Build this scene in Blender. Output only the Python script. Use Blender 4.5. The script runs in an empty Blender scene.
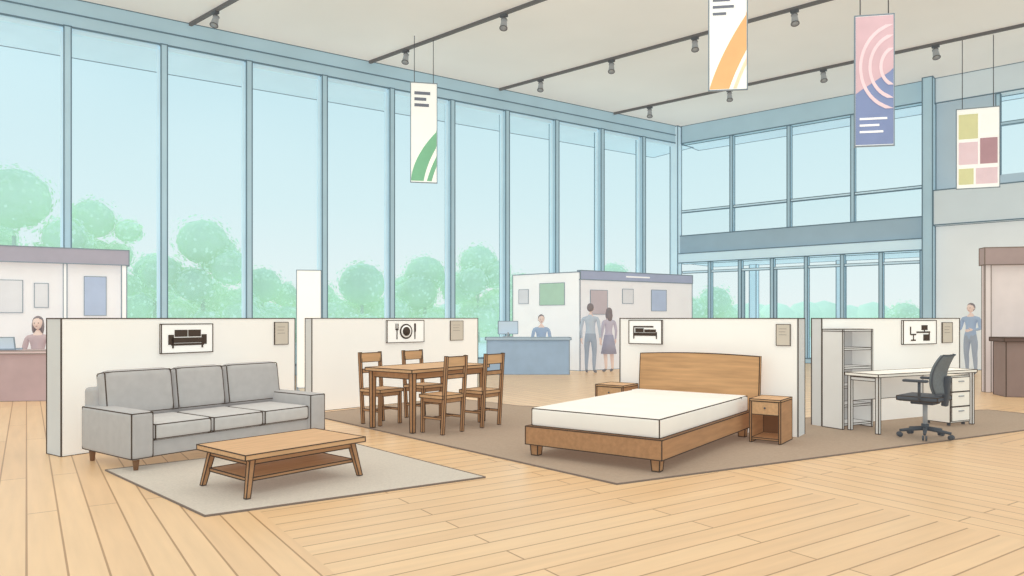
import bpy, bmesh, math, random
from mathutils import Vector, Matrix, Euler

random.seed(4)
scene = bpy.context.scene
try:
    scene.view_settings.view_transform = 'Standard'
    scene.view_settings.look = 'None'
except Exception as e:
    print(e)

# ------------------------------------------------------------------ materials
def lin(c):
    out = []
    for v in c[:3]:
        v = v/255.0
        out.append(v/12.92 if v <= 0.04045 else ((v+0.055)/1.055)**2.4)
    return (out[0], out[1], out[2], 1.0)

MATS = {}
FILL_GLOW = 0.34  # default self-glow of all materials, stands in for ambient light
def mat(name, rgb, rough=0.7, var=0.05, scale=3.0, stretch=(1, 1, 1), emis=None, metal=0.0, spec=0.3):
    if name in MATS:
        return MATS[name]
    if emis is None: emis = FILL_GLOW
    m = bpy.data.materials.new(name)
    m.use_nodes = True
    try: m.cycles.emission_sampling = 'NONE'
    except Exception: pass
    nt = m.node_tree
    bs = nt.nodes['Principled BSDF']
    bs.inputs['Roughness'].default_value = rough
    bs.inputs['Metallic'].default_value = metal
    if 'Specular IOR Level' in bs.inputs:
        bs.inputs['Specular IOR Level'].default_value = spec
    base = lin(rgb)
    tc = nt.nodes.new('ShaderNodeTexCoord')
    mp = nt.nodes.new('ShaderNodeMapping')
    mp.inputs['Scale'].default_value = stretch
    nz = nt.nodes.new('ShaderNodeTexNoise')
    nz.inputs['Scale'].default_value = scale
    nz.inputs['Detail'].default_value = 3
    cr = nt.nodes.new('ShaderNodeValToRGB')
    a = [max(0, v*(1-var*1.6)) for v in base[:3]]+[1]
    b = [min(1, v*(1+var)) for v in base[:3]]+[1]
    cr.color_ramp.elements[0].color = a
    cr.color_ramp.elements[1].color = b
    cr.color_ramp.elements[0].position = 0.3
    cr.color_ramp.elements[1].position = 0.7
    nt.links.new(tc.outputs['Object'], mp.inputs['Vector'])
    nt.links.new(mp.outputs['Vector'], nz.inputs['Vector'])
    nt.links.new(nz.outputs['Fac'], cr.inputs['Fac'])
    nt.links.new(cr.outputs['Color'], bs.inputs['Base Color'])
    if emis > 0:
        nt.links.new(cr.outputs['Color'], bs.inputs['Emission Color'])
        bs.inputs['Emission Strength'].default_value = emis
    MATS[name] = m
    return m

def glass_mat():
    m = bpy.data.materials.new('window_glass')
    m.use_nodes = True
    nt = m.node_tree
    nt.nodes.clear()
    out = nt.nodes.new('ShaderNodeOutputMaterial')
    tr = nt.nodes.new('ShaderNodeBsdfTransparent')
    tr.inputs['Color'].default_value = (0.97, 0.99, 0.995, 1)
    gl = nt.nodes.new('ShaderNodeBsdfGlossy')
    gl.inputs['Roughness'].default_value = 0.3
    mx = nt.nodes.new('ShaderNodeMixShader')
    mx.inputs['Fac'].default_value = 0.02
    nt.links.new(tr.outputs[0], mx.inputs[1])
    nt.links.new(gl.outputs[0], mx.inputs[2])
    nt.links.new(mx.outputs[0], out.inputs['Surface'])
    MATS['window_glass'] = m
    return m
glass_mat()

FAR_GLOW = 0.48  # stronger self-glow for distant things, makes up for weak light there
mat('ink', (78, 66, 58), 0.9, 0.0, emis=.15)
mat('ink_soft', (118, 106, 98), 0.9, 0.0)
mat('ink_far', (122, 136, 146), 0.9, 0.0)
mat('ink_blue', (98, 118, 130), 0.9, 0.0)
mat('partition_white', (235, 232, 226), 0.8, 0.012)
mat('partition_end_shade', (194, 194, 192), 0.8, 0.02)  # darker grey paints the shade on the partition ends
mat('sofa_fabric', (168, 165, 163), 0.95, 0.03, 12)
mat('sofa_fabric_light', (182, 179, 176), 0.95, 0.03, 12)
mat('rug_light', (184, 175, 163), 1.0, 0.05, 60, spec=0.05)
mat('carpet_dark', (158, 140, 123), 1.0, 0.04, 40, spec=0.05)
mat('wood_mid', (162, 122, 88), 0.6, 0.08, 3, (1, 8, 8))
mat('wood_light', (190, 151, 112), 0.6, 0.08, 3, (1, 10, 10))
mat('wood_head', (184, 143, 102), 0.6, 0.12, 2.2, (8, .8, 10))
mat('wood_chair', (166, 126, 92), 0.6, 0.08, 4, (4, 4, 1))
mat('wood_dark', (122, 90, 66), 0.7, 0.08, 4)
mat('bed_linen', (222, 217, 209), 0.9, 0.015, 3)
mat('desk_top', (230, 225, 215), 0.5, 0.02)
mat('shelf_grey', (206, 204, 200), 0.6, 0.02)
mat('shelf_inner', (172, 170, 168), 0.7, 0.02)
mat('metal_grey', (150, 152, 154), 0.4, 0.02)
mat('metal_dark', (80, 82, 86), 0.5, 0.02)
mat('chair_mesh', (104, 110, 114), 0.8, 0.06, 40)
mat('chair_black', (74, 78, 84), 0.6, 0.03)
mat('sign_white', (244, 242, 237), 0.6, 0.01)
mat('sign_icon', (76, 64, 56), 0.8, 0.0, emis=.15)
mat('tag_tan', (194, 185, 171), 0.8, 0.02)
mat('frame_blue', (156, 181, 192), 0.5, 0.03, 1, emis=FAR_GLOW)
mat('frame_light', (188, 210, 219), 0.5, 0.03, 1, emis=FAR_GLOW)
mat('spandrel_blue', (140, 161, 173), 0.5, 0.04, 1, emis=FAR_GLOW)
mat('wall_grey', (206, 210, 210), 0.8, 0.02, 1, emis=FAR_GLOW)
mat('wall_band', (186, 195, 198), 0.8, 0.02, 1, emis=FAR_GLOW)
mat('wall_bluegrey', (162, 178, 187), 0.8, 0.02, 1, emis=FAR_GLOW)
mat('canopy_grey', (184, 199, 206), 0.8, 0.02, 1, emis=0.65)  # glows to lift the dark underside; the canopy is no light source
mat('ceiling_warm', (206, 204, 199), 0.85, 0.03, 0.3, emis=0.47)  # extra emission brightens the ceiling in place of bounced light
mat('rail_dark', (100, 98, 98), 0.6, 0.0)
mat('booth_white', (228, 228, 227), 0.8, 0.02, emis=FAR_GLOW)
mat('booth_white2', (216, 215, 216), 0.8, 0.02, emis=FAR_GLOW)
mat('booth_fascia', (150, 157, 178), 0.8, 0.03, emis=FAR_GLOW)
mat('booth_fascia_mauve', (152, 149, 160), 0.8, 0.03, emis=FAR_GLOW)
mat('counter_blue', (140, 160, 180), 0.7, 0.04, emis=FAR_GLOW)
mat('counter_blue_top', (178, 194, 206), 0.6, 0.03, emis=FAR_GLOW)
mat('counter_pink', (168, 146, 146), 0.7, 0.04, emis=FAR_GLOW)
mat('counter_pink_top', (192, 173, 171), 0.6, 0.04, emis=FAR_GLOW)
mat('booth_brown', (152, 135, 131), 0.7, 0.04, emis=FAR_GLOW)
mat('booth_beige', (202, 192, 188), 0.8, 0.03, emis=FAR_GLOW)
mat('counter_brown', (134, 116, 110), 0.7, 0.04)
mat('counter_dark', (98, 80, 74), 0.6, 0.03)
mat('poster_green', (162, 190, 171), 0.8, 0.03, emis=FAR_GLOW)
mat('poster_blue', (162, 175, 197), 0.8, 0.03, emis=FAR_GLOW)
mat('poster_brown', (176, 165, 168), 0.8, 0.03, emis=FAR_GLOW)
mat('poster_grey', (200, 201, 204), 0.8, 0.03, emis=FAR_GLOW)
mat('banner_white', (236, 236, 231), 0.8, 0.01, emis=FAR_GLOW)
mat('banner_green', (122, 176, 142), 0.8, 0.03, emis=FAR_GLOW)
mat('banner_orange', (220, 172, 122), 0.8, 0.03, emis=FAR_GLOW)
mat('banner_peach', (234, 208, 178), 0.8, 0.03, emis=FAR_GLOW)
mat('banner_rose', (196, 166, 172), 0.8, 0.03, emis=FAR_GLOW)
mat('banner_pink', (216, 192, 196), 0.8, 0.03, emis=FAR_GLOW)
mat('banner_indigo', (122, 135, 170), 0.8, 0.03, emis=FAR_GLOW)
mat('banner_olive', (202, 200, 154), 0.8, 0.03, emis=FAR_GLOW)
mat('banner_maroon', (170, 136, 142), 0.8, 0.03, emis=FAR_GLOW)
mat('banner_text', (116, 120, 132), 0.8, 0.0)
mat('skin', (206, 184, 173), 0.7, 0.02, emis=FAR_GLOW)
mat('hair_dark', (128, 120, 122), 0.8, 0.04)  # dark hair paled by colour to suggest distance haze
mat('shirt_grey', (166, 175, 185), 0.9, 0.03, emis=FAR_GLOW)
mat('shirt_blue', (146, 162, 182), 0.9, 0.03, emis=FAR_GLOW)
mat('blouse_mauve', (172, 166, 177), 0.9, 0.03, emis=FAR_GLOW)
mat('blouse_rose', (174, 155, 156), 0.9, 0.03, emis=FAR_GLOW)
mat('pants_grey', (144, 153, 165), 0.9, 0.03, emis=FAR_GLOW)
mat('skirt_plum', (148, 146, 160), 0.9, 0.03, emis=FAR_GLOW)
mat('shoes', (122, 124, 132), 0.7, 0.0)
mat('eye_dark', (70, 64, 62), 0.4, 0.0)
mat('lip', (184, 140, 134), 0.6, 0.0)
mat('tree_green', (180, 205, 186), 1.0, 0.07, 0.35, emis=0.50, spec=0.0)  # haze painted into the tree greens as pale colour and glow
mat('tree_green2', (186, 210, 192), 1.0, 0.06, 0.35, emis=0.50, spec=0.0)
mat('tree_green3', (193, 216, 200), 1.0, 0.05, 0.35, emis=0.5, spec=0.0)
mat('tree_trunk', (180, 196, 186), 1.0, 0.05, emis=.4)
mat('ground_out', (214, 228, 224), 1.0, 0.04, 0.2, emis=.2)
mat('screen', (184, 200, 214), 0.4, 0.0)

def floor_mat():
    m = bpy.data.materials.new('wood_floor')
    m.use_nodes = True
    m.cycles.emission_sampling = 'NONE'
    nt = m.node_tree
    N, L = nt.nodes, nt.links
    bs = N['Principled BSDF']
    bs.inputs['Roughness'].default_value = 0.34
    bs.inputs['Specular IOR Level'].default_value = 0.35
    tc = N.new('ShaderNodeTexCoord')
    def dot(v):
        d = N.new('ShaderNodeVectorMath'); d.operation = 'DOT_PRODUCT'
        L.new(tc.outputs['Object'], d.inputs[0]); d.inputs[1].default_value = v
        return d.outputs['Value']
    u = dot((0.829, 0.559, 0)); v = dot((-0.559, 0.829, 0))
    def math_(op, a, b=None):
        n = N.new('ShaderNodeMath'); n.operation = op
        for i, x in enumerate((a, b)):
            if x is None: continue
            if isinstance(x, (int, float)): n.inputs[i].default_value = x
            else: L.new(x, n.inputs[i])
        return n.outputs[0]
    z = math_('SUBTRACT', u, 1.4)
    z = math_('DIVIDE', z, 3.8)
    fl = math_('FLOOR', z)
    par = math_('FLOORED_MODULO', fl, 2.0)   # 0: planks along u, 1: planks along v
    def brick(a, b):
        cb = N.new('ShaderNodeCombineXYZ'); L.new(a, cb.inputs[0]); L.new(b, cb.inputs[1])
        br = N.new('ShaderNodeTexBrick')
        L.new(cb.outputs[0], br.inputs['Vector'])
        br.inputs['Color1'].default_value = lin((210, 177, 137))
        br.inputs['Color2'].default_value = lin((204, 169, 129))
        br.inputs['Mortar'].default_value = lin((158, 122, 86))
        br.inputs['Scale'].default_value = 1.0
        br.inputs['Mortar Size'].default_value = 0.0065
        br.inputs['Mortar Smooth'].default_value = 0.2
        br.inputs['Brick Width'].default_value = 3.8
        br.inputs['Row Height'].default_value = 0.19
        br.offset = 0.37
        nz = N.new('ShaderNodeTexNoise')
        mp = N.new('ShaderNodeMapping'); mp.inputs['Scale'].default_value = (0.7, 9, 1)
        L.new(cb.outputs[0], mp.inputs['Vector']); L.new(mp.outputs[0], nz.inputs['Vector'])
        nz.inputs['Scale'].default_value = 1.5; nz.inputs['Detail'].default_value = 3
        mr = N.new('ShaderNodeMapRange')
        L.new(nz.outputs['Fac'], mr.inputs['Value'])
        mr.inputs['To Min'].default_value = 0.86; mr.inputs['To Max'].default_value = 1.12
        mx = N.new('ShaderNodeVectorMath'); mx.operation = 'SCALE'
        L.new(br.outputs['Color'], mx.inputs[0]); L.new(mr.outputs[0], mx.inputs['Scale'])
        return mx.outputs[0]
    c0 = brick(u, v); c1 = brick(v, u)
    mx = N.new('ShaderNodeMix'); mx.data_type = 'RGBA'
    L.new(par, mx.inputs[0]); L.new(c0, mx.inputs[6]); L.new(c1, mx.inputs[7])
    L.new(mx.outputs[2], bs.inputs['Base Color'])
    L.new(mx.outputs[2], bs.inputs['Emission Color']); bs.inputs['Emission Strength'].default_value = 0.30  # planks self-glow for flat, even lighting
    MATS['wood_floor'] = m
floor_mat()

# ------------------------------------------------------------------ builder
LWS = 0.88
class Build:
    def __init__(s, name, loc=(0, 0, 0), rot=0.0, lw=0.011, ink='ink'):
        s.name = name; s.loc = loc; s.rot = rot; s.lw = lw; s.ink = ink
        s.bm = bmesh.new(); s.mats = []
    def mi(s, m):
        if m not in s.mats: s.mats.append(m)
        return s.mats.index(m)
    def merge(s, tmp, m, smooth=False):
        i = s.mi(m)
        for f in tmp.faces:
            f.material_index = i; f.smooth = smooth
        me = bpy.data.meshes.new('tmp'); tmp.to_mesh(me); tmp.free()
        s.bm.from_mesh(me); bpy.data.meshes.remove(me)
    def line(s, a, b, w=None, m=None):
        w = (w or s.lw)*LWS; m = m or s.ink
        a = Vector(a); b = Vector(b); d = b-a
        if d.length < 1e-5: return
        n = d.normalized()
        up = Vector((0, 0, 1)) if abs(n.z) < 0.9 else Vector((1, 0, 0))
        x = n.cross(up).normalized(); y = n.cross(x).normalized()
        a = a-n*w*0.4; b = b+n*w*0.4; h = w/2
        vs = []
        for p in (a, b):
            for (i, j) in ((-h, -h), (h, -h), (h, h), (-h, h)):
                vs.append(s.bm.verts.new(p+x*i+y*j))
        k = s.mi(m)
        for q in ((0, 1, 2, 3), (7, 6, 5, 4), (0, 4, 5, 1), (1, 5, 6, 2), (2, 6, 7, 3), (3, 7, 4, 0)):
            f = s.bm.faces.new([vs[t] for t in q]); f.material_index = k
    def box(s, lo, hi, m, r=0.0, rot=None, lw=None, pivot=None, taper=None):
        lo = Vector(lo); hi = Vector(hi); c = (lo+hi)/2; d = hi-lo
        pv = Vector(pivot) if pivot else c
        R = Euler(rot).to_matrix().to_4x4() if rot else Matrix.Identity(4)
        M = Matrix.Translation(pv) @ R @ Matrix.Translation(c-pv)
        tmp = bmesh.new(); bmesh.ops.create_cube(tmp, size=1)
        for v in tmp.verts:
            v.co = Vector((v.co.x*d.x, v.co.y*d.y, v.co.z*d.z))
            if taper and v.co.z < 0: v.co.x *= taper; v.co.y *= taper
        if r > 0:
            bmesh.ops.bevel(tmp, geom=tmp.edges[:]+tmp.verts[:], offset=r, segments=4, affect='EDGES', profile=0.5)
        bmesh.ops.transform(tmp, matrix=M, verts=tmp.verts[:])
        s.merge(tmp, m, r > 0)
        w = s.lw if lw is None else lw
        if w > 0:
            g = r*0.30; e = r*0.42
            h = d/2
            def P(sx, sy, sz, ax):
                ins = [g, g, g]; ins[ax] = e
                t = taper if (taper and sz < 0) else 1
                return M @ Vector((sx*(h.x-ins[0])*t, sy*(h.y-ins[1])*t, sz*(h.z-ins[2])))
            for p in (-1, 1):
                for q in (-1, 1):
                    s.line(P(-1, p, q, 0), P(1, p, q, 0), w)
                    s.line(P(p, -1, q, 1), P(p, 1, q, 1), w)
                    s.line(P(p, q, -1, 2), P(p, q, 1, 2), w)
    def cyl(s, a, b, r1, m, r2=None, n=16, lw=0.0, smooth=True):
        a = Vector(a); b = Vector(b); d = b-a; r2 = r1 if r2 is None else r2
        tmp = bmesh.new()
        bmesh.ops.create_cone(tmp, cap_ends=True, segments=n, radius1=r1, radius2=r2, depth=d.length)
        M = Matrix.Translation((a+b)/2) @ d.to_track_quat('Z', 'Y').to_matrix().to_4x4()
        bmesh.ops.transform(tmp, matrix=M, verts=tmp.verts[:])
        s.merge(tmp, m, smooth)
        if lw > 0:
            for rr, zz in ((r1, -0.5), (r2, 0.5)):
                pts = [M @ Vector((rr*math.cos(t*2*math.pi/n), rr*math.sin(t*2*math.pi/n), zz*d.length)) for t in range(n)]
                for i in range(n): s.line(pts[i], pts[(i+1) % n], lw)
    def tube(s, pts, r, m, n=10):
        for i in range(len(pts)-1):
            s.cyl(pts[i], pts[i+1], r, m, n=n)
        for p in pts[1:-1]: s.ball(p, (r, r, r), m, 1)
    def ball(s, c, rad, m, sub=2, rot=None, fn=None):
        tmp = bmesh.new(); bmesh.ops.create_icosphere(tmp, subdivisions=sub, radius=1)
        if fn:
            for v in tmp.verts: v.co = fn(v.co.copy())
        R = Euler(rot).to_matrix().to_4x4() if rot else Matrix.Identity(4)
        M = Matrix.Translation(Vector(c)) @ R @ Matrix.Diagonal((rad[0], rad[1], rad[2], 1))
        bmesh.ops.transform(tmp, matrix=M, verts=tmp.verts[:])
        s.merge(tmp, m, True)
    def prism(s, pts, off, m, lw=0.0):
        off = Vector(off)
        tmp = bmesh.new()
        vs = [tmp.verts.new(Vector(p)) for p in pts]
        f = tmp.faces.new(vs)
        vs2 = [tmp.verts.new(Vector(p)+off) for p in pts]
        tmp.faces.new(list(reversed(vs2)))
        n = len(pts)
        for i in range(n):
            tmp.faces.new((vs[(i+1) % n], vs[i], vs2[i], vs2[(i+1) % n]))
        bmesh.ops.recalc_face_normals(tmp, faces=tmp.faces[:])
        s.merge(tmp, m)
        if lw > 0:
            for i in range(n):
                p, q = Vector(pts[i]), Vector(pts[(i+1) % n])
                s.line(p, q, lw); s.line(p+off, q+off, lw)
                if n < 9: s.line(p, p+off, lw)
    def done(s):
        me = bpy.data.meshes.new(s.name)
        s.bm.to_mesh(me); s.bm.free()
        for m in s.mats: me.materials.append(MATS[m])
        ob = bpy.data.objects.new(s.name, me)
        scene.collection.objects.link(ob)
        ob.location = s.loc; ob.rotation_euler = (0, 0, s.rot)
        return ob

rad = math.radians
def F(o, ang, x, y, z=0.0):
    a = rad(ang)
    return (o[0]+x*math.cos(a)-y*math.sin(a), o[1]+x*math.sin(a)+y*math.cos(a), z)

# ------------------------------------------------------------------ room shell
C = (5.81, 25.2)
WA = 213.8     # window wall: local x runs from far corner to the left, +y into the room
BA = -40.43    # back wall: local x runs from far corner to the right, +y outward
CEIL = 8.05
Lp = F(C, WA, 26, 0); Rp = F(C, BA, 17, 0)
foot = [(C[0], C[1]), (Lp[0], Lp[1]), (Lp[0], -4), (Rp[0], -4), (Rp[0], Rp[1])]

b = Build('floor', lw=0)
b.prism([(x, y, 0) for x, y in foot], (0, 0, -0.12), 'wood_floor'); b.done()
b = Build('ceiling', lw=0)
b.prism([(x, y, CEIL) for x, y in foot], (0, 0, 0.25), 'ceiling_warm'); b.done()
b = Build('ground', lw=0)
b.box((-160, -60, -0.4), (160, 260, -0.14), 'ground_out', lw=0); b.done()

# window wall
SP = 1.82; NB = 14
b = Build('wall_left', (C[0], C[1], 0), rad(WA), lw=0.035, ink='ink_blue')
b.box((0, -0.15, 7.45), (26, 0.16, CEIL), 'frame_blue')
b.box((0, -0.15, 0), (26, 0.16, 0.25), 'frame_blue')
b.line((0, 0.17, 7.72), (26, 0.17, 7.72), 0.03)
b.done()
for k in range(NB):
    b = Build('window_%d' % (k+1), (C[0], C[1], 0), rad(WA), lw=0.026, ink='ink_blue')
    x0 = k*SP; x1 = x0+SP
    b.box((x0+0.07, -0.012, 0.27), (x1-0.07, 0.012, 7.43), 'window_glass', lw=0)
    b.box((x1-0.065, -0.12, 0.25), (x1+0.065, 0.20, 7.45), 'frame_blue')
    b.box((x1+0.065, -0.04, 0.25), (x1+0.12, 0.06, 7.45), 'frame_light', lw=0.0)
    b.box((x0+0.065, -0.04, 7.36), (x1-0.065, 0.06, 7.45), 'frame_light', lw=0.0)
    b.done()
b = Build('corner_column', (C[0], C[1], 0), rad(BA), lw=0.03, ink='ink_blue')
b.box((-0.13, -0.33, 0), (0.16, -0.05, CEIL-0.02), 'frame_light'); b.done()
b = Build('roof_canopy', (C[0], C[1], 0), rad(WA), lw=0.03, ink='ink_far')
b.box((-1, -2.2, 7.55), (27, -0.2, 7.8), 'canopy_grey'); b.done()

# back wall
b = Build('wall_back', (C[0], C[1], 0), rad(BA), lw=0.035, ink='ink_blue')
b.box((0.2, -0.12, 7.45), (7.63, 0.16, CEIL), 'frame_blue')
b.box((0.1, -0.16, 3.62), (7.63, 0.2, 4.24), 'spandrel_blue')
b.box((0.1, -0.26, 3.30), (7.63, 0.3, 3.62), 'frame_light')
b.box((0.1, -0.12, 0), (7.63, 0.1, 0.15), 'frame_blue')
b.box((7.9, -0.1, 0), (17, 0.3, 3.95), 'wall_grey')
b.box((7.9, -0.4, 3.95), (17, 0.3, 4.9), 'wall_band')
b.box((7.9, -0.02, 4.9), (9.3, 0.3, 7.5), 'wall_bluegrey')
b.box((9.3, -0.02, 4.9), (17, 0.3, 5.2), 'wall_bluegrey', lw=0)
b.box((7.9, -0.14, 7.35), (17, 0.3, CEIL), 'wall_band')
b.done()
b = Build('wall_column', (C[0], C[1], 0), rad(BA), lw=0.03, ink='ink_blue')
b.box((7.64, -0.42, 0), (7.89, 0.3, CEIL-0.01), 'frame_blue'); b.done()
n = NB
for k in range(4):
    n += 1
    x0 = 0.1+k*1.88; x1 = x0+1.88
    b = Build('window_%d' % n, (C[0], C[1], 0), rad(BA), lw=0.028, ink='ink_blue')
    b.box((x0, -0.012, 4.26), (x1, 0.012, 7.43), 'window_glass', lw=0)
    if k < 3: b.box((x1-0.05, -0.08, 4.24), (x1+0.05, 0.08, 7.45), 'frame_blue')
    b.box((x0+0.05, -0.05, 5.06), (x1-0.05, 0.05, 5.13), 'frame_light')
    b.box((x0+0.05, 0.05, 4.26), (x1-0.05, 0.06, 5.06), 'window_glass', lw=0)
    b.done()
for k in range(7):
    n += 1
    x0 = 0.15+k*1.06; x1 = x0+1.06
    nm = 'door_%d' % (k-1) if k in (2, 3) else 'window_%d' % n
    b = Build(nm, (C[0], C[1], 0), rad(BA), lw=0.026, ink='ink_blue')
    b.box((x0+0.05, -0.012, 0.17), (x1-0.05, 0.012, 3.28), 'window_glass', lw=0)
    b.box((x1-0.05, -0.08, 0.15), (x1+0.05, 0.08, 3.3), 'frame_blue')
    b.box((x0+0.05, -0.05, 2.95), (x1-0.05, 0.05, 3.02), 'frame_light', lw=0.02)
    if k in (2, 3):
        b.box((x0+0.05, -0.03, 0.15), (x0+0.13, 0.03, 2.95), 'frame_blue', lw=0.02)
        b.box((x0+0.8, -0.12, 0.9), (x0+0.84, -0.03, 1.4), 'metal_grey', lw=0)
    b.done()
for k in range(4):
    n += 1
    x0 = 9.3+k*1.9; x1 = x0+1.9
    b = Build('window_%d' % n, (C[0], C[1], 0), rad(BA), lw=0.026, ink='ink_blue')
    b.box((x0+0.05, -0.012, 5.2), (x1-0.05, 0.012, 7.33), 'window_glass', lw=0)
    b.box((x0, -0.06, 5.2), (x0+0.1, 0.1, 7.35), 'frame_blue')
    b.box((x0+0.1, -0.05, 6.5), (x1, 0.05, 6.58), 'frame_blue', lw=0.02)
    b.done()
b = Build('entrance_canopy', (C[0], C[1], 0), rad(BA), lw=0.03, ink='ink_far')
b.box((0, 0.5, 3.35), (9, 3.0, 3.6), 'canopy_grey')
for x in (1.5, 4.5, 7.5): b.box((x, 2.6, -0.14), (x+0.25, 2.85, 3.35), 'frame_light')
b.done()
b = Build('roof_canopy', (C[0], C[1], 0), rad(BA), lw=0.03, ink='ink_far')
b.box((0, 0.3, 7.55), (17, 1.6, 7.8), 'canopy_grey'); b.done()

# ------------------------------------------------------------------ track lighting
RA = BA
for ti, (t, sp, st) in enumerate(((3.2, 2.6, 1.5), (7.6, 2.3, 1.7), (11.6, 3.2, 1.6), (15.9, 3.0, 1.35), (20.2, 3.0, 1.5))):
    o = F(C, WA, t, 0)
    b = Build('track_light', (o[0], o[1], 0), rad(RA), lw=0.02, ink='rail_dark')
    ln = 24 if t < 12 else 18
    b.box((0.2, -0.035, CEIL-0.07), (ln, 0.035, CEIL-0.005), 'rail_dark', lw=0)
    x = st
    while x < ln-0.5:
        b.cyl((x, 0, CEIL-0.07), (x, 0, CEIL-0.2), 0.022, 'rail_dark')
        b.box((x-0.08, -0.045, CEIL-0.12), (x+0.08, 0.045, CEIL-0.06), 'metal_dark', lw=0)
        b.cyl((x-0.01, 0.02, CEIL-0.17), (x+0.03, -0.05, CEIL-0.38), 0.06, 'metal_grey', r2=0.08, lw=0.018)
        x += sp
    b.done()

# ------------------------------------------------------------------ rugs
b = Build('area_rug', lw=0.012, ink='ink_soft')
b.prism([(-3.72, 6.59, 0.0), (-2.16, 5.065, 0.0), (-.236, 6.3, 0.0), (-1.85, 8.1, 0.0)], (0, 0, 0.010), 'rug_light', lw=0.010); b.done()
b = Build('carpet', lw=0.010, ink='ink_soft')
cp = [(-2.95, 10.4), (.88, 6.04), (7.9, 9.75), (7.2, 10.9), (3.9, 9.95), (0.1, 11.4), (-1.0, 12.5)]
b.prism([(x, y, 0) for x, y in cp], (0, 0, 0.010), 'carpet_dark', lw=0.010); b.done()

# ------------------------------------------------------------------ partitions
PH = 1.395
CZ = 0.018
def partition(o, ang, ln, th):
    b = Build('partition_wall', (o[0], o[1], 0.0), rad(ang), lw=0.013)
    b.box((0.012, 0, 0.0), (ln-0.012, th, PH), 'partition_white', lw=0)
    b.box((0, 0, 0), (0.012, th, PH), 'partition_end_shade', lw=0); b.box((ln-0.012, 0, 0), (ln, th, PH), 'partition_end_shade', lw=0)
    for z in (0, PH):
        for y in (0, th): b.line((0, y, z), (ln, y, z))
        for x in (0, ln): b.line((x, 0, z), (x, th, z))
    for x in (0, ln):
        for y in (0, th): b.line((x, y, 0), (x, y, PH))
    b.done()
def R2(b, x0, z0, x1, z1, m='sign_icon', y=-0.034, d=0.006):
    b.box((x0, y, z0), (x1, y+d, z1), m, lw=0)
def sign(name, o, ang, x0, x1, zc, h):
    p = F(o, ang, (x0+x1)/2, -0.003)
    w = (x1-x0)
    b = Build(name, (p[0], p[1], zc), rad(ang), lw=0.012)
    b.box((-w/2, -0.028, -h/2), (w/2, 0, h/2), 'sign_white', lw=0.012)
    return b
def tag(o, ang, x0, x1, zc, h):
    p = F(o, ang, (x0+x1)/2, -0.003); w = x1-x0
    b = Build('wall_label', (p[0], p[1], zc), rad(ang), lw=0.008)
    b.box((-w/2, -0.012, -h/2), (w/2, 0, h/2), 'tag_tan')
    for i in range(3):
        R2(b, -w*0.3, h*(0.28-0.14*i), w*(0.25-0.08*(i % 2)), h*(0.28-0.14*i)+0.004, 'ink_soft', y=-0.015, d=0.004)
    b.done()

SW = (-4.54, 7.25); DW = (-2.98, 10.72); BW = (1.464, 9.76); KW = (3.98, 9.25)
partition(SW, 55, 2.87, 0.32)
partition(DW, 44.3, 3.3, 0.2)
partition(BW, -36, 2.315, 0.30)
partition(KW, 26.7, 2.88, 0.16)
b = sign('sofa_sign', SW, 55, 1.02, 1.65, 1.165, 0.33)
R2(b, -.20, -.05, .20, .01); R2(b, -.235, -.07, -.17, .045); R2(b, .17, -.07, .235, .045)
R2(b, -.16, .02, -.005, .10); R2(b, .005, .02, .16, .10); R2(b, -.2, -.08, .2, -.055)
R2(b, -.19, -.11, -.17, -.08); R2(b, .17, -.11, .19, -.08); b.done()
tag(SW, 55, 2.54, 2.75, 1.2, 0.29)
b = sign('dining_sign', DW, 44.3, 1.32, 2.06, 1.18, 0.36)
b.cyl((0, -0.028, 0), (0, -0.036, 0), 0.125, 'sign_icon', n=32)
b.cyl((0, -0.036, 0), (0, -0.040, 0), 0.10, 'sign_white', n=32)
b.cyl((0, -0.040, 0), (0, -0.044, 0), 0.075, 'sign_icon', n=32)
R2(b, -.19, -.13, -.172, .05); R2(b, -.21, .02, -.152, .045)
for i in (-.21, -.186, -.162): R2(b, i, .03, i+.01, .13)
R2(b, .17, -.13, .19, .0); R2(b, .165, -.01, .20, .13); b.done()
tag(DW, 44.3, 2.65, 2.94, 1.18, 0.34)
b = sign('bed_sign', BW, -36, 0.15, 0.62, 1.215, 0.31)
R2(b, -.17, -.09, -.155, .08); R2(b, -.17, -.05, .17, -.01); R2(b, .155, -.09, .17, -.0)
R2(b, -.14, -.005, -.02, .05); R2(b, -.01, -.005, .155, .035); R2(b, -.155, .06, .12, .08); b.done()
tag(BW, -36, 2.07, 2.23, 1.2, 0.25)
b = sign('desk_sign', KW, 26.7, 1.57, 2.29, 1.2, 0.33)
R2(b, -.08, -.01, .22, .012); R2(b, .19, -.12, .21, -.01); R2(b, .03, .03, .16, .10); R2(b, .085, .0, .1, .03)
R2(b, -.21, -.04, -.09, -.02); R2(b, -.22, -.03, -.2, .08); R2(b, -.155, -.1, -.14, -.04); R2(b, -.2, -.12, -.1, -.1)
R2(b, .07, -.12, .2, -.03); b.done()
tag(KW, 26.7, 2.46, 2.69, 1.19, 0.29)

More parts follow.
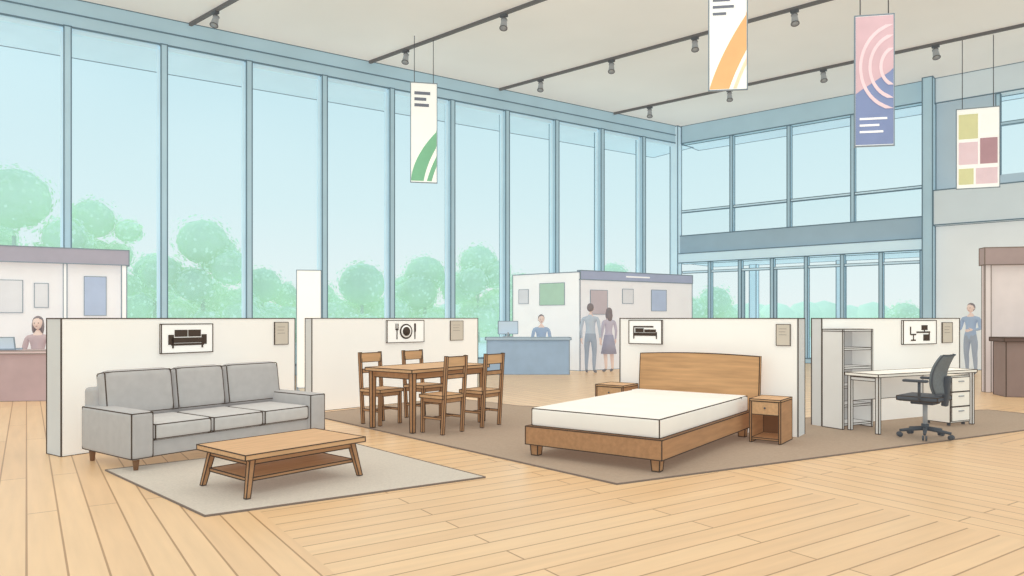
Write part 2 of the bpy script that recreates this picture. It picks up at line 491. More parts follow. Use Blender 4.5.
# ------------------------------------------------------------------ sofa
b = Build('sofa', (-3.42, 6.46, 0.0), rad(54), lw=0.010)
W = 2.20; D = 1.02; AW = 0.22
b.box((0.05, 0.06, 0.11), (W-0.05, D-0.03, 0.27), 'sofa_fabric', r=0.02)
b.box((0.04, D-0.2, 0.2), (W-0.04, D, 0.72), 'sofa_fabric', r=0.04, lw=0)
for x in (0, W-AW):
    b.box((x, 0.0, 0.11), (x+AW, D-0.03, 0.545), 'sofa_fabric', r=0.045)
cw = (W-2*AW)/3
for i in range(3):
    x = AW+i*cw
    b.box((x+0.004, 0.01, 0.265), (x+cw-0.004, 0.72, 0.425), 'sofa_fabric_light', r=0.045)
    xa = x+0.004 - (0.13 if i == 0 else 0); xb = x+cw-0.004 + (0.13 if i == 2 else 0)
    b.box((xa, 0.66, 0.42), (xb, 0.87, 0.89), 'sofa_fabric', r=0.085, rot=(rad(-9), 0, 0), pivot=(x, 0.76, 0.42))
for x in (0.08, W-0.08):
    for y in (0.07, D-0.1):
        b.cyl((x, y, 0.0 if y > .5 else 0.014), (x, y, 0.12), 0.02, 'wood_dark', r2=0.032)
b.done()

# ------------------------------------------------------------------ coffee table
b = Build('coffee_table', (-1.95, 6.15, CZ), rad(50), lw=0.009)
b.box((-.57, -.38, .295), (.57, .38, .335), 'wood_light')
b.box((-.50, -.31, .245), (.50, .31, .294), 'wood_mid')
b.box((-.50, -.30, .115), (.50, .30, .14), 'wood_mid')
for sx in (-1, 1):
    for sy in (-1, 1):
        lo = Vector((sx*.535, sy*.345, 0)); hi = Vector((sx*.475, sy*.30, .3))
        w = .020
        tmp = bmesh.new()
        vs = []
        for p, ww in ((lo, w*.85), (hi, w*1.15)):
            for (i, j) in ((-1, -1), (1, -1), (1, 1), (-1, 1)):
                vs.append(tmp.verts.new(p+Vector((i*ww, j*ww, 0))))
        for q in ((3, 2, 1, 0), (4, 5, 6, 7), (0, 1, 5, 4), (1, 2, 6, 5), (2, 3, 7, 6), (3, 0, 4, 7)):
            tmp.faces.new([vs[t] for t in q])
        cs = [v.co.copy() for v in vs]
        b.merge(tmp, 'wood_mid')
        for i in range(4): b.line(cs[i], cs[i+4], 0.008)
        for i in range(4): b.line(cs[i], cs[(i+1) % 4], 0.008)
b.done()

# ------------------------------------------------------------------ dining set
DC = (-1.08, 9.4); DAng = 52
b = Build('dining_table', (DC[0], DC[1], CZ), rad(DAng), lw=0.011)
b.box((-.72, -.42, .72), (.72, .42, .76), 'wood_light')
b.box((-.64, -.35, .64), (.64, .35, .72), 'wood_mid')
for sx in (-1, 1):
    for sy in (-1, 1):
        b.box((sx*.65-.03, sy*.36-.03, 0), (sx*.65+.03, sy*.36+.03, .72), 'wood_mid', taper=.75)
b.done()
def dining_chair(x, y, ang):
    p = F(DC, DAng, x, y)
    b = Build('dining_chair', (p[0], p[1], CZ), rad(DAng+ang), lw=0.009)
    q = .90
    b.box((-.22*q, -.20, .42), (.22*q, .19, .46), 'wood_light')
    b.box((-.19*q, -.17, .37), (.19*q, .17, .42), 'wood_chair', lw=.006)
    for sx in (-1, 1):
        X = sx*.19*q
        b.box((X-.016, -.185, 0), (X+.016, -.152, .42), 'wood_chair', lw=.008)
        b.box((X-.016, .165, 0), (X+.016, .198, .93), 'wood_chair', rot=(rad(-4), 0, 0), pivot=(X, .18, .3), lw=.008)
        b.box((X-.009, -.16, .17), (X+.009, .17, .195), 'wood_chair', lw=.006)
    b.box((-.19*q, .20, .80), (.19*q, .222, .92), 'wood_light')
    b.box((-.18*q, .19, .66), (.18*q, .212, .71), 'wood_chair')
    b.box((-.18*q, -.010, .175), (.18*q, .010, .195), 'wood_chair', lw=.006)
    b.done()
dining_chair(-.36, -.58, 180); dining_chair(.36, -.58, 180)
dining_chair(-.34, .545, 0); dining_chair(.42, .525, 0)

# ------------------------------------------------------------------ bed
BO = (1.33, 6.47); BAng = 54
b = Build('bed', (BO[0], BO[1], CZ), rad(BAng), lw=0.010)
b.box((-.05, -.04, .11), (2.5, 1.44, .29), 'wood_mid')
b.box((-.02, -.02, .28), (2.48, 1.42, .293), 'wood_dark', lw=0)
b.box((0, 0, .285), (2.46, 1.41, .475), 'bed_linen', r=0.035)
b.box((2.22, -.006, .33), (2.40, 1.416, .479), 'bed_linen', r=0.03, lw=0.006)
for x in (.03, 2.38):
    for y in (.04, 1.36):
        b.box((x-.045, y-.045, 0), (x+.045, y+.045, .11), 'wood_mid', taper=.8)
N_ = 12
pts = [(2.50, -.10, .12), (2.50, 1.44, .12)]
for i in range(N_+1):
    t = i/N_; y = 1.44-1.54*t
    pts.append((2.54+.03, y, .925+.022*math.sin(math.pi*t)))
tmpb = [Vector(p) for p in pts]
b.prism(tmpb, (0.055, 0, 0), 'wood_head', lw=0.010)
b.line((2.50, -.10, .12), (2.57, -.10, .925)); b.line((2.555, -.10, .12), (2.625, -.10, .925))
b.done()
def nightstand(x, y, w, d, h):
    p = F(BO, BAng, x, y)
    b = Build('nightstand', (p[0], p[1], CZ), rad(BAng), lw=0.009)
    t = .022
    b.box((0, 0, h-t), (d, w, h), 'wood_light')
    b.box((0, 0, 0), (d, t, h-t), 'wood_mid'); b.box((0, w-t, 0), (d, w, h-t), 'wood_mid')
    b.box((0, t, .03), (d, w-t, .03+t), 'wood_mid')
    b.box((d-t, t, .05), (d, w-t, h-t), 'wood_dark')
    b.box((0.004, t, h-.17), (d-.03, w-t, h-t-.004), 'wood_light')
    b.ball((-.01, w/2, h-.095), (.012, .012, .012), 'metal_dark')
    b.done()
nightstand(2.07, -.48, .34, .45, .48)
nightstand(2.20, 1.50, .40, .42, .52)

# ------------------------------------------------------------------ desk area
KA = 26.7
p = (4.10, 8.93)
b = Build('bookshelf', (p[0], p[1], CZ), rad(KA), lw=0.009)
w, d, h, t = .56, .30, 1.24, .025
b.box((0, 0, 0), (t, d, h), 'shelf_grey'); b.box((w-t, 0, 0), (w, d, h), 'shelf_grey')
b.box((0, 0, h-t), (w, d, h), 'shelf_grey')
b.box((t, d-.02, 0), (w-t, d, h-t), 'shelf_inner', lw=0)
for i in range(5):
    z = .04+i*.235
    b.box((t, .005, z), (w-t, d-.02, z+t), 'shelf_grey')
b.done()
p = (4.34, 8.53)
b = Build('desk', (p[0], p[1], CZ), rad(KA), lw=0.009)
DL, DD = 1.94, .46
b.box((0, 0, .675), (DL, DD, .71), 'desk_top')
for x in (.03, DL-.07):
    for y in (.02, DD-.06):
        b.box((x, y, 0), (x+.04, y+.04, .675), 'shelf_grey')
    b.box((x+.005, .06, .62), (x+.035, DD-.06, .66), 'shelf_grey')
b.box((.07, DD-.06, .36), (DL-.07, DD-.045, .66), 'shelf_grey')
b.done()
p2 = F(p, KA, DL-.52, .03)
b = Build('drawer_pedestal', (p2[0], p2[1], CZ), rad(KA), lw=0.009)
b.box((0, 0, .04), (.40, .36, .64), 'desk_top')
for i in range(3):
    z = .06+i*.19
    b.box((.012, -.014, z), (.388, .0, z+.18), 'desk_top', lw=.008)
    b.box((.15, -.03, z+.12), (.25, -.014, z+.135), 'metal_grey', lw=0)
for x in (.05, .35):
    for y in (.05, .32): b.cyl((x, y-.0, 0), (x, y, .045), .022, 'metal_dark')
b.done()

b = Build('office_chair', (4.78, 8.33, CZ), rad(222), lw=0.008)
for i in range(5):
    a = i*2*math.pi/5+.3
    e = Vector((math.cos(a)*.27, math.sin(a)*.27, .075))
    b.cyl((0, 0, .11), e, .026, 'chair_black', r2=.016)
    q = Vector((-math.sin(a), math.cos(a), 0))
    for sg in (-1, 1):
        c = e+q*.016*sg-Vector((0, 0, .045))
        b.cyl(c-q*.01, c+q*.01, .03, 'chair_black', n=14)
b.cyl((0, 0, .09), (0, 0, .16), .04, 'chair_black')
b.cyl((0, 0, .16), (0, 0, .40), .025, 'metal_grey')
b.box((-.12, -.12, .39), (.12, .12, .425), 'chair_black', r=.01, lw=0)
b.box((-.24, -.24, .425), (.24, .21, .495), 'chair_black', r=.035, lw=.008)
def shell(b, zlo, zhi, half, m, y0, thick=.03, nx=10, nz=14):
    tmp = bmesh.new(); G = {}
    for side in (0, 1):
        for j in range(nz+1):
            v = j/nz; z = zlo+(zhi-zlo)*v
            s_ = abs(2*v-1)**4
            hw = half*(1-.22*s_)*(.93+.07*math.sin(math.pi*v))
            for i in range(nx+1):
                u = -1+2*i/nx
                y = y0+.08*v*v+.03*math.sin(math.pi*v)*-1-.06*u*u+side*thick
                G[(side, i, j)] = tmp.verts.new((u*hw, y, z))
    for j in range(nz):
        for i in range(nx):
            tmp.faces.new((G[0, i, j], G[0, i+1, j], G[0, i+1, j+1], G[0, i, j+1]))
            tmp.faces.new((G[1, i, j+1], G[1, i+1, j+1], G[1, i+1, j], G[1, i, j]))
    for j in range(nz):
        tmp.faces.new((G[0, 0, j], G[0, 0, j+1], G[1, 0, j+1], G[1, 0, j]))
        tmp.faces.new((G[0, nx, j+1], G[0, nx, j], G[1, nx, j], G[1, nx, j+1]))
    for i in range(nx):
        tmp.faces.new((G[0, i+1, 0], G[0, i, 0], G[1, i, 0], G[1, i+1, 0]))
        tmp.faces.new((G[0, i, nz], G[0, i+1, nz], G[1, i+1, nz], G[1, i, nz]))
    loop = [G[1, 0, j].co.copy() for j in range(nz+1)]+[G[1, i, nz].co.copy() for i in range(nx+1)] + \
           [G[1, nx, j].co.copy() for j in range(nz, -1, -1)]+[G[1, i, 0].co.copy() for i in range(nx, -1, -1)]
    b.merge(tmp, m, True)
    for i in range(len(loop)-1): b.line(loop[i], loop[i+1], .014, 'chair_black')
shell(b, .52, .965, .225, 'chair_mesh', .19)
b.box((-.04, .19, .38), (.04, .25, .72), 'chair_black', r=.012, lw=0, rot=(rad(-6), 0, 0))
for sg in (-1, 1):
    b.tube([(sg*.23, .02, .45), (sg*.28, .03, .5), (sg*.28, .03, .66)], .016, 'chair_black')
    b.box((sg*.28-.035, -.14, .655), (sg*.28+.035, .12, .685), 'chair_black', r=.012, lw=0)
b.done()

# ------------------------------------------------------------------ banners
def banner(loc, rot, w, z0, z1, deco):
    b = Build('hanging_banner', (loc[0], loc[1], 0), rad(rot), lw=0.02, ink='ink_far')
    b.box((-w/2, 0, z0), (w/2, .02, z1), 'banner_white', lw=.018)
    b.cyl((-w/2-.01, .01, z1), (w/2+.01, .01, z1), .016, 'metal_grey')
    b.cyl((-w/2-.01, .01, z0), (w/2+.01, .01, z0), .014, 'metal_grey')
    for x in (-w*.36, w*.36):
        b.cyl((x, .01, z1), (x, .01, CEIL-.002), .009, 'metal_dark', n=6)
    H = z1-z0
    hw = w/2-.012
    def strip(f1, f2, v0, v1, m, y=-.006, n=22):
        P1 = []; P2 = []
        for i in range(n+1):
            v = v0+(v1-v0)*i/n
            a = max(-hw, min(hw, f1(v)*w)); c = max(-hw, min(hw, f2(v)*w))
            P1.append((a, y, z0+H*v)); P2.append((c, y, z0+H*v))
        for i in range(n):
            q = [P1[i], P2[i], P2[i+1], P1[i+1]]
            if abs(P1[i][0]-P2[i][0])+abs(P1[i+1][0]-P2[i+1][0]) < 1e-4: continue
            b.prism([Vector(k) for k in q], (0, .005, 0), m)
    deco(b, strip, w, H, z0)
    b.done()
def deco1(b, strip, w, H, z0):
    strip(lambda v: -.5+.25*v+3.2*v*v, lambda v: -.02+2.2*v*v+.6*v, 0.015, .62, 'banner_green')
    strip(lambda v: .10+.9*v+2.0*v*v, lambda v: .28+.9*v+2*v*v, 0.015, .4, 'banner_green')
    for i, (x, l) in enumerate(((-.36, .6), (-.36, .45), (-.36, .55))):
        b.box((x*w, -.012, z0+H*(.88-.06*i)), ((x+l)*w, -.001, z0+H*(.91-.06*i)), 'banner_text', lw=0)
def deco2(b, strip, w, H, z0):
    strip(lambda v: -.5+.9*v+.9*v*v, lambda v: .02+1.0*v+1.0*v*v, 0.01, .75, 'banner_orange')
    strip(lambda v: .12+1.0*v+1.0*v*v, lambda v: .22+1*v+1*v*v, 0.01, .5, 'banner_peach')
    for i, (x, l) in enumerate(((-.4, .6), (-.4, .45), (-.4, .55), (-.4, .35))):
        b.box((x*w, -.012, z0+H*(.84-.06*i)), ((x+l)*w, -.001, z0+H*(.862-.06*i)), 'banner_text', lw=0)
def deco3(b, strip, w, H, z0):
    strip(lambda v: -.5, lambda v: .5, .01, .99, 'banner_indigo')
    # rose field with a sweeping lower edge
    strip(lambda v: -.5, lambda v: -.5+(v-.40)*5.5, .40, .99, 'banner_rose', y=-.010)
    ar = lambda r: (lambda v: .62-math.sqrt(max(0, r*r-(v-.60)**2*9)))
    strip(ar(1.02), ar(.94), .28, .92, 'banner_pink', y=-.016)
    strip(ar(.78), ar(.70), .36, .84, 'banner_pink', y=-.016)
    strip(ar(.50), ar(.42), .46, .74, 'banner_pink', y=-.016)
    for i, l in enumerate((.7, .5, .6)):
        b.box((-.38*w, -.012, z0+H*(.2-.05*i)), ((-.38+l)*w, -.002, z0+H*(.215-.05*i)), 'banner_white', lw=0)
def deco4(b, strip, w, H, z0):
    for (x0, x1, v0, v1, m) in ((-.45, 0, .62, .93, 'banner_olive'), (.05, .45, .30, .62, 'banner_maroon'), (-.45, .0, .30, .58, 'banner_pink'),
                                (-.45, -.1, .05, .25, 'banner_olive'), (-.05, .45, .05, .25, 'banner_pink'), (.05, .45, .68, .93, 'banner_white')):
        b.box((x0*w, -.010, z0+H*v0), (x1*w, -.002, z0+H*v1), m, lw=0)
banner((-2.08, 17.0), 12, .62, 4.6, 6.95, deco1)
banner((3.6, 12.0), -8, .62, 5.2, 7.1, deco2)
banner((6.04, 12.0), -10, .61, 4.27, 6.45, deco3)
banner((11.0, 17.0), -20, .88, 4.47, 6.36, deco4)

# ------------------------------------------------------------------ booths
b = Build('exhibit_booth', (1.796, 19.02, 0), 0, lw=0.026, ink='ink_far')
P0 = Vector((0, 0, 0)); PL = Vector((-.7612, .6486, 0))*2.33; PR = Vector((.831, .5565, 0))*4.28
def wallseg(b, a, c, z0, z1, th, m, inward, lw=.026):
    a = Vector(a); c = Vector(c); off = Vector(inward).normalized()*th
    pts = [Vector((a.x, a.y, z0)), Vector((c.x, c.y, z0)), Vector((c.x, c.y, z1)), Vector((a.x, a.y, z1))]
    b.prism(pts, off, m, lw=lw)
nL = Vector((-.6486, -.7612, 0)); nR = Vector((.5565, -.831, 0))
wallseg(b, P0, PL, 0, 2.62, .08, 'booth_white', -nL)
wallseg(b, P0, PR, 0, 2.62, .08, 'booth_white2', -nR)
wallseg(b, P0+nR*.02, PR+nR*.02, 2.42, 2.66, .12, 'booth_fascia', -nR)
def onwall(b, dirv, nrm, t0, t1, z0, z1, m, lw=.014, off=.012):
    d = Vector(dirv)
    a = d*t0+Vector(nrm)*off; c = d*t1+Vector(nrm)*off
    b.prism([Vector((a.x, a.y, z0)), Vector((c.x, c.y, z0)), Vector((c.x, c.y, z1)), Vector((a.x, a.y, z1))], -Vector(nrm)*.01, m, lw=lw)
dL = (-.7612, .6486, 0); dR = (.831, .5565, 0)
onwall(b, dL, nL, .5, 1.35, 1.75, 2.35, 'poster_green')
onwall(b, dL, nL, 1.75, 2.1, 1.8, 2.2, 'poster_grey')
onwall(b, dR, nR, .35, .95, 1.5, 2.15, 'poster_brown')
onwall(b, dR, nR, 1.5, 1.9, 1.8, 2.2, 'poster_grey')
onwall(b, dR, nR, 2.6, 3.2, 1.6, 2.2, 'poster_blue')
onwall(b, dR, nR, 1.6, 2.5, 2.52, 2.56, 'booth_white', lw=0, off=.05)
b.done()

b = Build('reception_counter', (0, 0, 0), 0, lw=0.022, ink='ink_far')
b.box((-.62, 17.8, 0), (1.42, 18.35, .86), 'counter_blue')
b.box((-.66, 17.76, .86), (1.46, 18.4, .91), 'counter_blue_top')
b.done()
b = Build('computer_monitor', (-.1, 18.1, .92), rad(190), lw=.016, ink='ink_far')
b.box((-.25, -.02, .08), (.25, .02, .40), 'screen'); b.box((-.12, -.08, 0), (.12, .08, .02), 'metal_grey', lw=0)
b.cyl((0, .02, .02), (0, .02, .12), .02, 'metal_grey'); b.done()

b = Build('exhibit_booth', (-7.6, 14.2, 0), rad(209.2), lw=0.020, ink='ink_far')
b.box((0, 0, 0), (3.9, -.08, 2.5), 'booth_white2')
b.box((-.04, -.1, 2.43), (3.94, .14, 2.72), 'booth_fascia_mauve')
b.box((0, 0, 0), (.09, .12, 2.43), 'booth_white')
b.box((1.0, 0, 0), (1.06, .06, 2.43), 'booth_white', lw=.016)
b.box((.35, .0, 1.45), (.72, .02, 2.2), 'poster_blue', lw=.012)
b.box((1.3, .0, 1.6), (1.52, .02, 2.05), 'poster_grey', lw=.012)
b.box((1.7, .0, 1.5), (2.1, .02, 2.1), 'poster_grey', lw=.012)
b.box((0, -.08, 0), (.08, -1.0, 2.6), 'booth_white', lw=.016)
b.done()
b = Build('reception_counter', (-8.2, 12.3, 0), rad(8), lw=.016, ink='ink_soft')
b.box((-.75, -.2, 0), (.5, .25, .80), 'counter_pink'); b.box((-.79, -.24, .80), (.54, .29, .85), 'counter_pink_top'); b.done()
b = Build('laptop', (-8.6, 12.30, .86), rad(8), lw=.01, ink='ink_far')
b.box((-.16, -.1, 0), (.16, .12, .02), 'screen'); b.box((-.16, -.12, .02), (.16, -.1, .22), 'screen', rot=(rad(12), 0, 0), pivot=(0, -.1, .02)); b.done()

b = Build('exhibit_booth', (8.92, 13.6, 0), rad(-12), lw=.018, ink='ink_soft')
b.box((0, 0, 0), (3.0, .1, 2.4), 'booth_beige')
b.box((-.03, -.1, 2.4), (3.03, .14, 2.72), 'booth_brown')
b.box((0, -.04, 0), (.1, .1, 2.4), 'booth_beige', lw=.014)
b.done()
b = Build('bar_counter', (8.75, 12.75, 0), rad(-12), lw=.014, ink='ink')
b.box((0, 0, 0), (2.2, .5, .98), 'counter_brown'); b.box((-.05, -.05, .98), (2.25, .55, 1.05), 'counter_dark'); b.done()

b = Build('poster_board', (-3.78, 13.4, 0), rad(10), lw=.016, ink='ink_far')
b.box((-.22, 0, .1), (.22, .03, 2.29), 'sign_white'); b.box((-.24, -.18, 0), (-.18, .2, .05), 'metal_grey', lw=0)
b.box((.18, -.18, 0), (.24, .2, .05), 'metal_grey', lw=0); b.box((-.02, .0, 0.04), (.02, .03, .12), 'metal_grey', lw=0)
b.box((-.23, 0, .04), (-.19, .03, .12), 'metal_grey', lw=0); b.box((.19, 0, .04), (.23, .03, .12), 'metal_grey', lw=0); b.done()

# ------------------------------------------------------------------ people
def person(name, loc, rot, top, bottom, female=False, seated=False, sc=1.0, arms='down', hair_long=False):
    J = {}
    zs = 0.0
    if seated: zs = -0.42
    def V(x, y, z): return Vector((x, y, z))
    shw = .165 if female else .19
    J['pelvis'] = (V(0, 0, .95+zs), .15 if not female else .145, .11)
    J['waist'] = (V(0, -.005, 1.10+zs), .125 if not female else .105, .095)
    J['chest'] = (V(0, 0, 1.30+zs), .165 if not female else .14, .11)
    J['neckb'] = (V(0, .01, 1.455+zs), .07, .06)
    J['neck'] = (V(0, 0, 1.54+zs), .048, .048)
    bones = [('pelvis', 'waist', top), ('waist', 'chest', top), ('chest', 'neckb', top), ('neckb', 'neck', 'skin')]
    for sg, n_ in ((-1, 'L'), (1, 'R')):
        J['sh'+n_] = (V(sg*shw, .01, 1.40+zs), .06, .06)
        if arms == 'down':
            el = V(sg*(shw+.05), .03, 1.13+zs); wr = V(sg*(shw+.055), -.03, .90+zs); fd = V(0, -.15, -1).normalized()
        elif arms == 'fold' or seated:
            el = V(sg*(shw+.05), -.02, 1.13+zs); wr = V(sg*(shw-.03), -.27, 1.10+zs); fd = V(-sg*.3, -1, -.1).normalized()
        J['el'+n_] = (el, .042, .042); J['wr'+n_] = (wr, .027, .027)
        J['pa'+n_] = (wr+fd*.07, .036, .022)
        bones += [('chest', 'sh'+n_, top), ('sh'+n_, 'el'+n_, top), ('el'+n_, 'wr'+n_, top), ('wr'+n_, 'pa'+n_, 'skin')]
        sidev = fd.cross(V(sg, 0, 0)).normalized()
        for k in range(4):
            o = sidev*(.027-.018*k)
            L_ = (.075, .085, .08, .062)[k]
            q = wr+fd*.10+o
            J['f%d%s' % (k, n_)] = (q, .009, .009)
            J['g%d%s' % (k, n_)] = (q+fd*L_*.5+V(-sg*.006, 0, 0), .0085, .0085)
            J['h%d%s' % (k, n_)] = (q+fd*L_*.9+V(-sg*.02, 0, 0), .007, .007)
            bones += [('pa'+n_, 'f%d%s' % (k, n_), 'skin'), ('f%d%s' % (k, n_), 'g%d%s' % (k, n_), 'skin'), ('g%d%s' % (k, n_), 'h%d%s' % (k, n_), 'skin')]
        J['t'+n_] = (wr+fd*.05+sidev*.05, .010, .010); J['u'+n_] = (wr+fd*.09+sidev*.062, .008, .008)
        bones += [('wr'+n_, 't'+n_, 'skin'), ('t'+n_, 'u'+n_, 'skin')]
        legm = 'skin' if bottom == 'skirt_plum' else bottom
        if not seated:
            J['hp'+n_] = (V(sg*.09, 0, .87), .095, .095); J['kn'+n_] = (V(sg*.10, -.015, .49), .06, .06)
            J['ca'+n_] = (V(sg*.10, .015, .34), .055, .055)
            J['an'+n_] = (V(sg*.10, .03, .09), .036, .036); J['he'+n_] = (V(sg*.105, -.02, .04), .04, .036); J['to'+n_] = (V(sg*.12, -.15, .03), .038, .025)
        else:
            J['hp'+n_] = (V(sg*.10, -.06, .52), .09, .09); J['kn'+n_] = (V(sg*.12, -.44, .52), .06, .06)
            J['ca'+n_] = (V(sg*.12, -.43, .36), .055, .055)
            J['an'+n_] = (V(sg*.12, -.42, .09), .036, .036); J['he'+n_] = (V(sg*.12, -.47, .04), .04, .036); J['to'+n_] = (V(sg*.13, -.6, .03), .038, .025)
        bones += [('pelvis', 'hp'+n_, bottom), ('hp'+n_, 'kn'+n_, bottom), ('kn'+n_, 'ca'+n_, legm), ('ca'+n_, 'an'+n_, legm), ('an'+n_, 'he'+n_, 'shoes'), ('he'+n_, 'to'+n_, 'shoes')]
    keys = list(J.keys()); idx = {k: i for i, k in enumerate(keys)}
    me = bpy.data.meshes.new('sk'); me.from_pydata([J[k][0] for k in keys], [(idx[a], idx[c]) for a, c, _ in bones], [])
    ob = bpy.data.objects.new('sk', me); scene.collection.objects.link(ob)
    md = ob.modifiers.new('s', 'SKIN'); md.use_smooth_shade = True
    sv = me.skin_vertices[0].data
    for k in keys:
        sv[idx[k]].radius = (J[k][1], J[k][2]); sv[idx[k]].use_root = (k == 'pelvis')
    md.branch_smoothing = 0.3
    ob.modifiers.new('u', 'SUBSURF').levels = 1
    dg = bpy.context.evaluated_depsgraph_get(); ev = ob.evaluated_get(dg)
    m2 = bpy.data.meshes.new_from_object(ev)
    b = Build(name, loc, rot, lw=0.0)
    segs = [(J[a][0], J[c][0], m) for a, c, m in bones]
    order = list({m for _, _, m in bones})
    for m in order: b.mi(m)
    tmp = bmesh.new(); tmp.from_mesh(m2)
    for f in tmp.faces:
        c = f.calc_center_median(); best = 1e9; bm_ = top
        for a, e, m in segs:
            ab = e-a; t = max(0, min(1, (c-a).dot(ab)/max(ab.length_squared, 1e-9)))
            dd = (c-(a+ab*t)).length
            if dd < best: best = dd; bm_ = m
        if c.z > 1.47+zs and abs(c.x) < .1: bm_ = 'skin'
        f.material_index = b.mi(bm_); f.smooth = True
    m3 = bpy.data.meshes.new('t'); tmp.to_mesh(m3); tmp.free(); b.bm.from_mesh(m3)
    bpy.data.objects.remove(ob)
    if bottom == 'skirt_plum' and not seated:
        b.cyl((0, 0, .50), (0, 0, 1.02), .22, 'skirt_plum', r2=.125, n=24)
    hz = 1.645+zs
    def headf(v):
        if v.z < 0: v.x *= 1-.28*(-v.z)**1.5; v.y *= 1-.12*(-v.z)
        return v
    b.ball((0, -.012, hz), (.078, .096, .115), 'skin', 3, fn=headf)
    for sg in (-1, 1):
        b.ball((sg*.03, -.098, hz+.004), (.012, .008, .009), 'eye_dark', 1)
        b.ball((sg*.079, .0, hz-.005), (.012, .02, .03), 'skin', 1)
    b.ball((0, -.112, hz-.022), (.012, .016, .02), 'skin', 1)
    b.ball((0, -.098, hz-.055), (.022, .008, .006), 'lip', 1)
    def cap(v):
        if v.y < -.2 and v.z < .45: v.y = -.2+(v.y+.2)*.1
        return v
    b.ball((0, .012, hz+.022), (.088, .104, .113), 'hair_dark', 3, fn=cap)
    if hair_long:
        b.ball((0, .06, hz-.09), (.085, .055, .17), 'hair_dark', 2)
        for sg in (-1, 1): b.ball((sg*.075, .01, hz-.06), (.022, .05, .12), 'hair_dark', 2)
    o = b.done(); o.scale = (sc, sc, sc)
    return o

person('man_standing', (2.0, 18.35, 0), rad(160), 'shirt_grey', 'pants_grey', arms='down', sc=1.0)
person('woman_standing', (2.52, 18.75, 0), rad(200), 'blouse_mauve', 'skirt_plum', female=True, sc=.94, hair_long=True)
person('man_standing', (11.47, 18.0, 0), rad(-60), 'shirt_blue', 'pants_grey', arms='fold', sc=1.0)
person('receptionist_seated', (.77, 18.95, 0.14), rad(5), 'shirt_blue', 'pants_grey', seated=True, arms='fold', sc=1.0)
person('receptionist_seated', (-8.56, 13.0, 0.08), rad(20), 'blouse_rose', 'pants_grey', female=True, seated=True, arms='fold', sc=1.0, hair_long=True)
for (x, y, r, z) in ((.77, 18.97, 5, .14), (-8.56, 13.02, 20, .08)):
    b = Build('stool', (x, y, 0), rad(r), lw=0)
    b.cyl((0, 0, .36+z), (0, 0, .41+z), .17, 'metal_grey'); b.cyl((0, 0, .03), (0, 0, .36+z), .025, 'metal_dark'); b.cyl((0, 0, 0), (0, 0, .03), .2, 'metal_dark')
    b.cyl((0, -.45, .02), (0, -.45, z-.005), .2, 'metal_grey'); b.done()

# ------------------------------------------------------------------ trees outside
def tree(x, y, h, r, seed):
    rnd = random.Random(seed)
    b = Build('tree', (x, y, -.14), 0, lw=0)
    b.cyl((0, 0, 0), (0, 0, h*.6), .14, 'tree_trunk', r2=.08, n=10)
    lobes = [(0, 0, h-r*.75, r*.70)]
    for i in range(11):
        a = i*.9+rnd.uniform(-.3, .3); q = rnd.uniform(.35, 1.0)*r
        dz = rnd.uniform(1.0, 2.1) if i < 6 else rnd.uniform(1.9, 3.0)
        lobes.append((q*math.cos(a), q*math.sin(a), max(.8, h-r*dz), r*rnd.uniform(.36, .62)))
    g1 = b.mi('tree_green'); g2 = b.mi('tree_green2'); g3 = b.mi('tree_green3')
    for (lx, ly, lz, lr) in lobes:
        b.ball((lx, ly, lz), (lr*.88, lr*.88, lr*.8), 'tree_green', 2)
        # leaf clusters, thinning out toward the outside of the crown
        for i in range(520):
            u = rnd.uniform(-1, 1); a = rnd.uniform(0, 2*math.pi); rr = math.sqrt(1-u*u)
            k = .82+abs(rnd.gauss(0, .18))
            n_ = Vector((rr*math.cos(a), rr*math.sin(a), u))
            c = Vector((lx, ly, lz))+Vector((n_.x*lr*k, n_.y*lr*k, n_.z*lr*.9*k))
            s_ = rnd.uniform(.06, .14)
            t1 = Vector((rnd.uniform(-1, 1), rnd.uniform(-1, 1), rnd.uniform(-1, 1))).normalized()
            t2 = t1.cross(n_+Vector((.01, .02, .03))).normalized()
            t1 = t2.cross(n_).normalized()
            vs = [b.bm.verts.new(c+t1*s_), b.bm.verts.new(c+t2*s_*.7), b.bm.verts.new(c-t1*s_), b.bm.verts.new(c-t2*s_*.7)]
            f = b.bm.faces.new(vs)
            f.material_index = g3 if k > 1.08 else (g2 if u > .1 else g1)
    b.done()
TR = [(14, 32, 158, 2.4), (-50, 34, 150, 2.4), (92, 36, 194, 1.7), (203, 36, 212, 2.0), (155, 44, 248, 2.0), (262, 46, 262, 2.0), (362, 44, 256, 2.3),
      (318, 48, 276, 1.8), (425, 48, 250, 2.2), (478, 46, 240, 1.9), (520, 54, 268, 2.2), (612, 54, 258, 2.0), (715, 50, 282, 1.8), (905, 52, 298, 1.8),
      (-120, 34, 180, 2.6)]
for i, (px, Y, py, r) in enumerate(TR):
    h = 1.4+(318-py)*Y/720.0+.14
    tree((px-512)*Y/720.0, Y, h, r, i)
b = Build('hedge', (0, 0, 0), 0, lw=0)
rnd = random.Random(7)
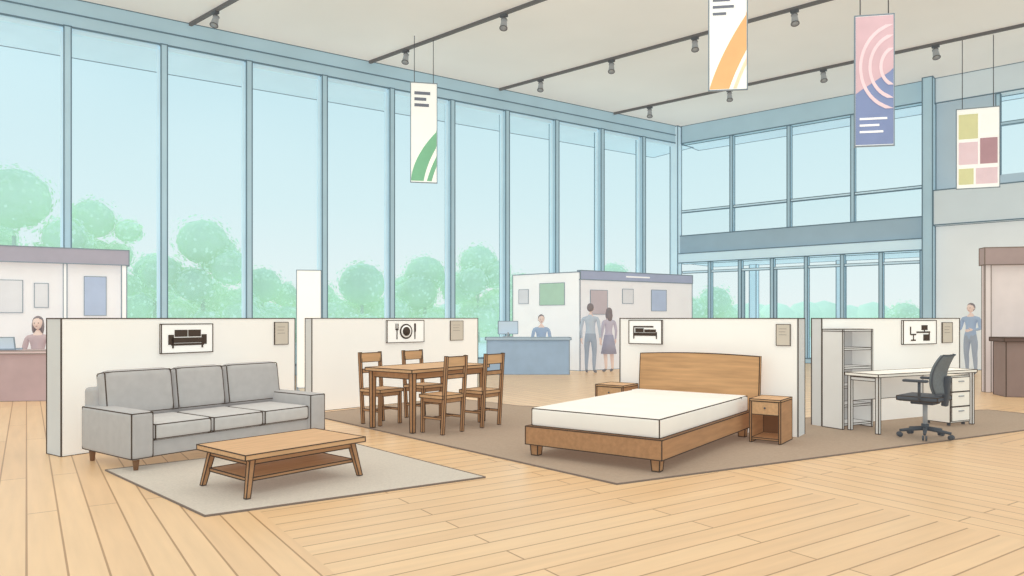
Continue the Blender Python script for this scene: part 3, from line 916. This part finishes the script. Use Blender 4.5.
for i in range(70):
    x = -62+i*1.5; y = 60+rnd.uniform(-1.5, 1.5)
    s_ = rnd.uniform(1.2, 2.2)
    b.ball((x, y, .9), (s_, s_, s_*1.0), 'tree_green3', 2)
b.done()

# ------------------------------------------------------------------ world and lights
w = bpy.data.worlds.new('sky'); scene.world = w; w.use_nodes = True
nt = w.node_tree; bg = nt.nodes['Background']
tc = nt.nodes.new('ShaderNodeTexCoord'); sx = nt.nodes.new('ShaderNodeSeparateXYZ'); cr = nt.nodes.new('ShaderNodeValToRGB')
nt.links.new(tc.outputs['Generated'], sx.inputs[0]); nt.links.new(sx.outputs['Z'], cr.inputs['Fac']); nt.links.new(cr.outputs['Color'], bg.inputs['Color'])
cr.color_ramp.elements[0].position = 0.0; cr.color_ramp.elements[0].color = lin((243, 250, 248))
cr.color_ramp.elements[1].position = 0.45; cr.color_ramp.elements[1].color = lin((192, 231, 243))
e = cr.color_ramp.elements.new(0.15); e.color = lin((222, 244, 247))
bg.inputs['Strength'].default_value = 1.0

def area(name, loc, size, power, col=(1, .98, .96)):
    l = bpy.data.lights.new(name, 'AREA'); l.shape = 'RECTANGLE'; l.size = size[0]; l.size_y = size[1]; l.energy = power; l.color = col
    o = bpy.data.objects.new(name, l); scene.collection.objects.link(o); o.location = loc
    return o
for x in (-8, 0, 8):
    for y in (1, 10):
        area('fill_light', (x, y, 7.85), (5, 5), 160)  # unseen overhead fill, added to brighten the hall
sun = bpy.data.lights.new('sun', 'SUN'); sun.energy = 0.6; sun.angle = rad(10); sun.color = (1, .97, .9)
so = bpy.data.objects.new('sun', sun); scene.collection.objects.link(so)
so.rotation_euler = Vector((.55, -.35, -.75)).to_track_quat('-Z', 'Y').to_euler()

# ------------------------------------------------------------------ camera
cam = bpy.data.cameras.new('camera'); co = bpy.data.objects.new('camera', cam); scene.collection.objects.link(co)
co.location = (0, 0, 1.4); co.rotation_euler = (rad(90), 0, 0)
cam.sensor_width = 36; cam.lens = 36*720/1024.0; cam.shift_y = 30/1024.0
cam.clip_end = 600
scene.camera = co
